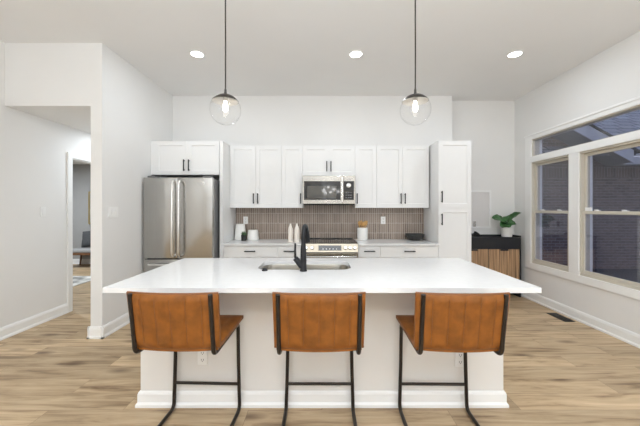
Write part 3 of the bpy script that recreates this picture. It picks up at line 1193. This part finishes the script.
leaf((-.03, -.01, .22), (-.260, -.04, .295), (.05, -.75, -.55), .098, .02)
leaf((.0, -.03, .205), (-.155, -.08, .165), (.3, -.6, -.7), .085, .02)
leaf((.02, -.02, .215), (.190, -.06, .380), (-.45, -.7, .5), .100, .02)
leaf((.0, .01, .24), (.11, .05, .34), (.5, -.7, .2), .075, .02)
leaf((-.01, -.02, .20), (.085, -.09, .215), (-.4, -.5, -.8), .062, .01)
b = MB()
for p in ((-.03, -.01, .212), (.0, -.03, .207), (.02, -.02, .207), (.0, .01, .242), (-.01, -.02, .202)):
    b.tube([(p[0] * .2, p[1] * .2, .140), (p[0] * .4, p[1] * .4, .175), p], .006, 8)
b.build('stems', M['stem'], t, world=False, smooth=True)

# chain ornament
t = thing('decorative_chain', 'small black link ornament lying on the sideboard beside the pantry', 'ornament', (2.37, 4.70, .9185))
for i, (lx, tl, dz) in enumerate(((-.060, .9, .046), (.0, -.35, .022), (.062, .65, .036))):
    b = MB()
    pts = []
    for k in range(25):
        a = 2 * PI * k / 24
        pts.append(Vector((.056 * math.cos(a), .038 * math.sin(a), 0)))
    mtx = Matrix.Translation((lx, 0, dz + .012)) @ Matrix.Rotation(tl, 4, 'Y') @ Matrix.Rotation(.3 * i, 4, 'Z')
    b.tube([mtx @ p for p in pts], .0115, 10)
    b.build('link', M['blackmatt'], t, world=False, smooth=True)

# wall panel
t = thing('wall_panel', 'pale flush wall panel in a white frame above the sideboard', 'panel', (2.54, YN, 1.04))
b = MB()
ax0, ax1, az0, az1 = 2.345, 2.735, 1.045, 1.655
y0, y1 = YN - .016, YN - .0005
b.box(ax0, ax1, y0, y1, az1 - .028, az1, .002)
b.box(ax0, ax1, y0, y1, az0, az0 + .028, .002)
b.box(ax0, ax0 + .028, y0, y1, az0 + .028, az1 - .028, .002)
b.box(ax1 - .028, ax1, y0, y1, az0 + .028, az1 - .028, .002)
b.build('frame', M['white'], t)
d = MB().box(ax0 + .0285, ax1 - .0285, y0 + .006, y1, az0 + .0285, az1 - .0285).build('door', M['panel'], t)
MB().box(2.445, 2.485, y0 - .004, y0 + .0058, 1.068, 1.155, .003).build('latch', M['steelh'], d)

# floor register
t = thing('floor_register', 'black metal floor vent beside the right baseboard', 'vent', (2.985, 3.755, .0005), math.radians(0))
MB().box(-.065, .065, -.150, .150, 0, .004, .001).build('frame', M['vent'], t, world=False)
for i in range(12):
    y = -.132 + i * .024
    MB().box(-.050, .050, y - .004, y + .004, .0042, .0065).build('slat', M['blackmatt'], t, world=False)

# window sensor on the nearer window's meeting rail
o = MB().box(-.010, .010, -.040, .040, 0, .042, .003).build('window_sensor', M['white'])
o.location = (XR + .020, 3.530, 1.3355)
tag(o, 'small white sensor box on the meeting rail of the nearer window', 'sensor')

# ================================================================== LIGHTS AS OBJECTS
def recessed(label, x):
    t = thing('recessed_light', label, 'ceiling light', (x, 3.39, ROOM_H), 0, 'recessed ceiling lights')
    b = MB()
    b.lathe([(.066, -.001), (.066, -.006), (.084, -.004), (.086, -.0005)], seg=40, caps=False)
    b.build('trim_ring', M['white'], t, world=False, smooth=True)
    MB().lathe([(.065, -.0005), (.065, -.004)], seg=40).build('diffuser', M['can'], t, world=False)


recessed('glowing recessed ceiling light above the refrigerator side', LIGHT_X[0])
recessed('glowing recessed ceiling light nearest above the range and microwave', LIGHT_X[1])
recessed('glowing recessed ceiling light nearest the window wall', LIGHT_X[2])


def pendant(x, label):
    t = thing('pendant_light', label, 'pendant light', (x, 2.20, 2.090), 0, 'globe pendants over the island')
    rg = .111
    prof = [(rg * math.cos(a), rg * math.sin(a)) for a in [(-88 + i * (88 + 36) / 22) * PI / 180 for i in range(23)]]
    MB().lathe(prof, seg=40, caps=False).build('globe', M['globe'], t, world=False, smooth=True)
    rc = .1135
    a0 = 33
    outer = [(rc * math.cos(a), rc * math.sin(a)) for a in [(a0 + i * (84 - a0) / 12) * PI / 180 for i in range(13)]]
    cap = MB().lathe(outer + [(.010, rc + .004)], seg=40, caps=False)
    cap = cap.build('cap', M['dome'], t, world=False, smooth=True)
    inner = [((rc - .0022) * math.cos(a), (rc - .0022) * math.sin(a)) for a in [(a0 + i * (84 - a0) / 12) * PI / 180 for i in range(13)]]
    MB().lathe(inner, seg=40, caps=False).build('lining', M['domein'], cap, world=False, smooth=True)
    MB().cyl((0, 0, .112), (0, 0, .150), .011, .008, 16).build('collar', M['dome'], t, world=False, smooth=True)
    MB().cyl((0, 0, .062), (0, 0, .110), .017, .019, 20).build('socket', M['domein'], t, world=False, smooth=True)
    MB().lathe([(.010, .061), (.012, .050), (.017, .030), (.019, .014), (.016, -.004), (.008, -.014), (.002, -.016)], seg=24).build('bulb', M['bulb'], t, world=False, smooth=True)
    MB().tube([(0, 0, .149), (0.001, 0, .40), (0, 0, .70), (0, 0, ROOM_H - 2.09 - .024)], .0050, 10).build('cord', M['bronze'], t, world=False)
    MB().lathe([(.012, -.026), (.055, -.022), (.060, -.006), (.060, -.0005)], c=(0, 0, ROOM_H - 2.09), seg=32).build('canopy', M['dome'], t, world=False, smooth=True)
    return t


pendant(-.708, 'clear glass globe pendant with dark dome hanging over the left stool')
pendant(.684, 'clear glass globe pendant with dark dome hanging toward the pantry side')

# ================================================================== STOOLS
def make_stool(loc, rotz, label):
    t = thing('counter_stool', label, 'stool', loc, rotz, 'tan leather counter stools at the island')
    # local: +Y faces the island, backrest towards -Y
    HW = .243

    def back_fn(off):
        def fn(u, v):
            s = (u - .5) * 2
            z = .616 + v * .300
            y = -.178 - .045 * v - .030 * (1 - s * s) + off
            x = s * (HW + .004 * v)
            # soft rounded ends
            return (x, y, z)
        return fn
    # padded backrest with vertical channels on both faces
    b = MB()
    nu, nv = 48, 14
    chan = 6

    def pad(u, v, side):
        x, y, z = back_fn(0)(u, v)
        c = abs(math.sin(PI * u * chan)) ** .22
        e = min(1, min(u, 1 - u) / .03, min(v, 1 - v) / .06) ** .5
        return Vector((x, y + side * (.009 + (.006 * c + .007) * e), z))
    gf = [[b.bm.verts.new(pad(i / nu, j / nv, -1)) for j in range(nv + 1)] for i in range(nu + 1)]
    gb = [[b.bm.verts.new(pad(i / nu, j / nv, 1)) for j in range(nv + 1)] for i in range(nu + 1)]
    for i in range(nu):
        for j in range(nv):
            b.bm.faces.new((gf[i][j], gf[i + 1][j], gf[i + 1][j + 1], gf[i][j + 1]))
            b.bm.faces.new((gb[i][j], gb[i][j + 1], gb[i + 1][j + 1], gb[i + 1][j]))
    for i in range(nu):
        for j in (0, nv):
            b.bm.faces.new((gf[i][j], gf[i + 1][j], gb[i + 1][j], gb[i][j]))
    for j in range(nv):
        for i in (0, nu):
            b.bm.faces.new((gf[i][j], gf[i][j + 1], gb[i][j + 1], gb[i][j]))
    bk = b.build('backrest', M['leather'], t, world=False, smooth=True)
    # stitched edge piping
    pts = []
    for i in range(nu + 1):
        v = pad(i / nu, 0, 0)
        pts.append(v + Vector((0, 0, -.002)))
    MB().tube(pts, .0075, 8).build('piping', M['piping'], bk, world=False, smooth=True)
    pts = [pad(i / nu, 1, 0) + Vector((0, 0, .002)) for i in range(nu + 1)]
    MB().tube(pts, .0065, 8).build('piping', M['piping'], bk, world=False, smooth=True)
    for k in range(1, chan):
        for side in (-1, 1):
            sp = [pad(k / chan, j / nv, side) + Vector((0, side * .0004, 0)) for j in range(1, nv)]
            MB().tube(sp, .0019, 6).build('seam', M['piping'], bk, world=False, smooth=True)
    # seat cushion, slightly dished and falling to the back
    b = MB()
    n = 20

    def seat(u, v, side):
        s = (u - .5) * 2
        hw = .232 + .016 * v
        y = -.185 + v * .410
        if v < .3:
            y -= .026 * (1 - s * s) * (1 - v / .3)
        z = .607 + .024 * v + (-.008 * math.sin(PI * v)) * (1 - s * s)
        e = min(1, min(u, 1 - u) / .05, min(v, 1 - v) / .06) ** .5
        c = abs(math.sin(PI * u * chan)) ** .35
        return Vector((s * hw, y, z + side * (.010 + .012 * e * (.7 + .3 * c))))
    nu2, nv2 = 36, 14
    gf = [[b.bm.verts.new(seat(i / nu2, j / nv2, 1)) for j in range(nv2 + 1)] for i in range(nu2 + 1)]
    gb = [[b.bm.verts.new(seat(i / nu2, j / nv2, -1)) for j in range(nv2 + 1)] for i in range(nu2 + 1)]
    for i in range(nu2):
        for j in range(nv2):
            b.bm.faces.new((gf[i][j], gf[i + 1][j], gf[i + 1][j + 1], gf[i][j + 1]))
            b.bm.faces.new((gb[i][j], gb[i][j + 1], gb[i + 1][j + 1], gb[i + 1][j]))
    for i in range(nu2):
        for j in (0, nv2):
            b.bm.faces.new((gf[i][j], gf[i + 1][j], gb[i + 1][j], gb[i][j]))
    for j in range(nv2):
        for i in (0, nu2):
            b.bm.faces.new((gf[i][j], gf[i][j + 1], gb[i][j + 1], gb[i][j]))
    b.build('seat', M['leather'], t, world=False, smooth=True)
    # continuous tube on each side: back post, seat rail, leg, floor runner
    for sx in (-1, 1):
        xt, xb = sx * .215, sx * .225
        pts = [(xt, -.252, .918), (xt, -.214, .648)]
        pts += arc((xt, -.212, .622), (xt, -.208, .580), (xt, -.165, .580), 7)
        pts += [(xt, 0, .583)]
        pts += arc((xt, .170, .590), (xt, .214, .592), (sx * .214, .215, .550), 7)
        pts += [(sx * .218, .213, .30)]
        pts += arc((sx * .225, .212, .055), (xb, .212, .0115), (xb, .165, .0115), 7)
        pts += [(xb, -.235, .0115)]
        MB().tube(pts, .0118, 12).build('side_frame', M['bronze'], t, world=False, smooth=True)
        for z in (.868, .790, .690):
            yy = -.252 + (.910 - z) / .270 * .038
            MB().cyl((xt, yy - .0135, z), (xt, yy - .009, z), .0045, seg=10).build('bolt', M['gap'], t, world=False)
    MB().tube([(-.217, .213, .180), (.217, .213, .180)], .0095, 12).build('footrest', M['bronze'], t, world=False, smooth=True)
    MB().tube([(-.218, -.225, .0115), (.218, -.225, .0115)], .0095, 12).build('floor_bar', M['bronze'], t, world=False, smooth=True)
    MB().tube([(-.214, .165, .581), (.214, .165, .581)], .009, 10).build('seat_bar', M['bronze'], t, world=False, smooth=True)
    return t


s0 = make_stool((-.016, 1.818, 0), 0, 'tan leather counter stool in the middle, backed to the sink')
dup(s0, (-.790, 1.825, 0), math.radians(-2), 'tan leather counter stool at the refrigerator end of the island')
dup(s0, (.748, 1.815, 0), math.radians(-.8), 'tan leather counter stool at the window end of the island')

# ================================================================== GUEST ROOM THROUGH THE DOORWAY
t = thing('bench', 'low walnut bench with grey cushion against the grey guest room wall', 'bench', (-5.20, 7.02, 0))
BX0, BX1 = -5.87, -4.55
MB().box(BX0, BX1, 6.78, 7.26, .300, .352, .006).build('frame', M['walnut'], t)
MB().box(BX0 + .09, BX1 - .01, 6.79, 7.25, .3525, .430, .02, 3).build('cushion', M['cush'], t, smooth=True)
for x, dx in ((BX0 + .10, -.06), (BX1 - .10, .06)):
    for y, dy in ((6.84, -.03), (7.20, .03)):
        MB().cyl((x + dx, y + dy, .001), (x, y, .2995), .014, .026, 14).build('leg', M['walnut'], t, smooth=True)
b = MB()


def pill(u, v, side):
    a, c = (u - .5) * 2, (v - .5) * 2
    k = (1 - a ** 4) * (1 - c ** 4)
    wv = .245 * (1 - .10 * (1 - abs(c)) ** 2 * abs(a) ** 4)
    return Vector((a * wv, side * .075 * max(0, k) ** .6, c * .19))


n = 14
gf = [[b.bm.verts.new(pill(i / n, j / n, -1)) for j in range(n + 1)] for i in range(n + 1)]
gb = [[b.bm.verts.new(pill(i / n, j / n, 1)) for j in range(n + 1)] for i in range(n + 1)]
for i in range(n):
    for j in range(n):
        b.bm.faces.new((gf[i][j], gf[i + 1][j], gf[i + 1][j + 1], gf[i][j + 1]))
        b.bm.faces.new((gb[i][j], gb[i][j + 1], gb[i + 1][j + 1], gb[i + 1][j]))
bmesh.ops.remove_doubles(b.bm, verts=b.bm.verts[:], dist=.0005)
o = b.build('pillow', M['pillow'], smooth=True)
o.rotation_euler = (math.radians(-14), math.radians(-6), 0)
o.location = (-5.47, 7.14, .645)
tag(o, 'dark grey pillow standing on the guest room bench', 'pillow')
t = thing('framed_picture', 'gold framed picture on the grey guest room wall', 'picture', (-5.35, GY1, .98))
b = MB()
y0, y1 = GY1 - .035, GY1 - .001
b.box(-5.69, -5.665, y0, y1, .98, 1.77)
b.box(-5.025, -5.0, y0, y1, .98, 1.77)
b.box(-5.665, -5.025, y0, y1, 1.745, 1.77)
b.box(-5.665, -5.025, y0, y1, .98, 1.005)
b.build('frame', M['gold'], t)
MB().box(-5.664, -5.026, y0 + .012, y1, 1.006, 1.744).build('artwork', M['art'], t)
o = MB().box(-7.4, -4.33, 4.3, 6.0, .0005, .012, .003).build('rug', M['rug'])
tag(rebase(o, (-5.9, 5.1, 0)), 'cream rug with dark mottling on the guest room floor', 'rug')
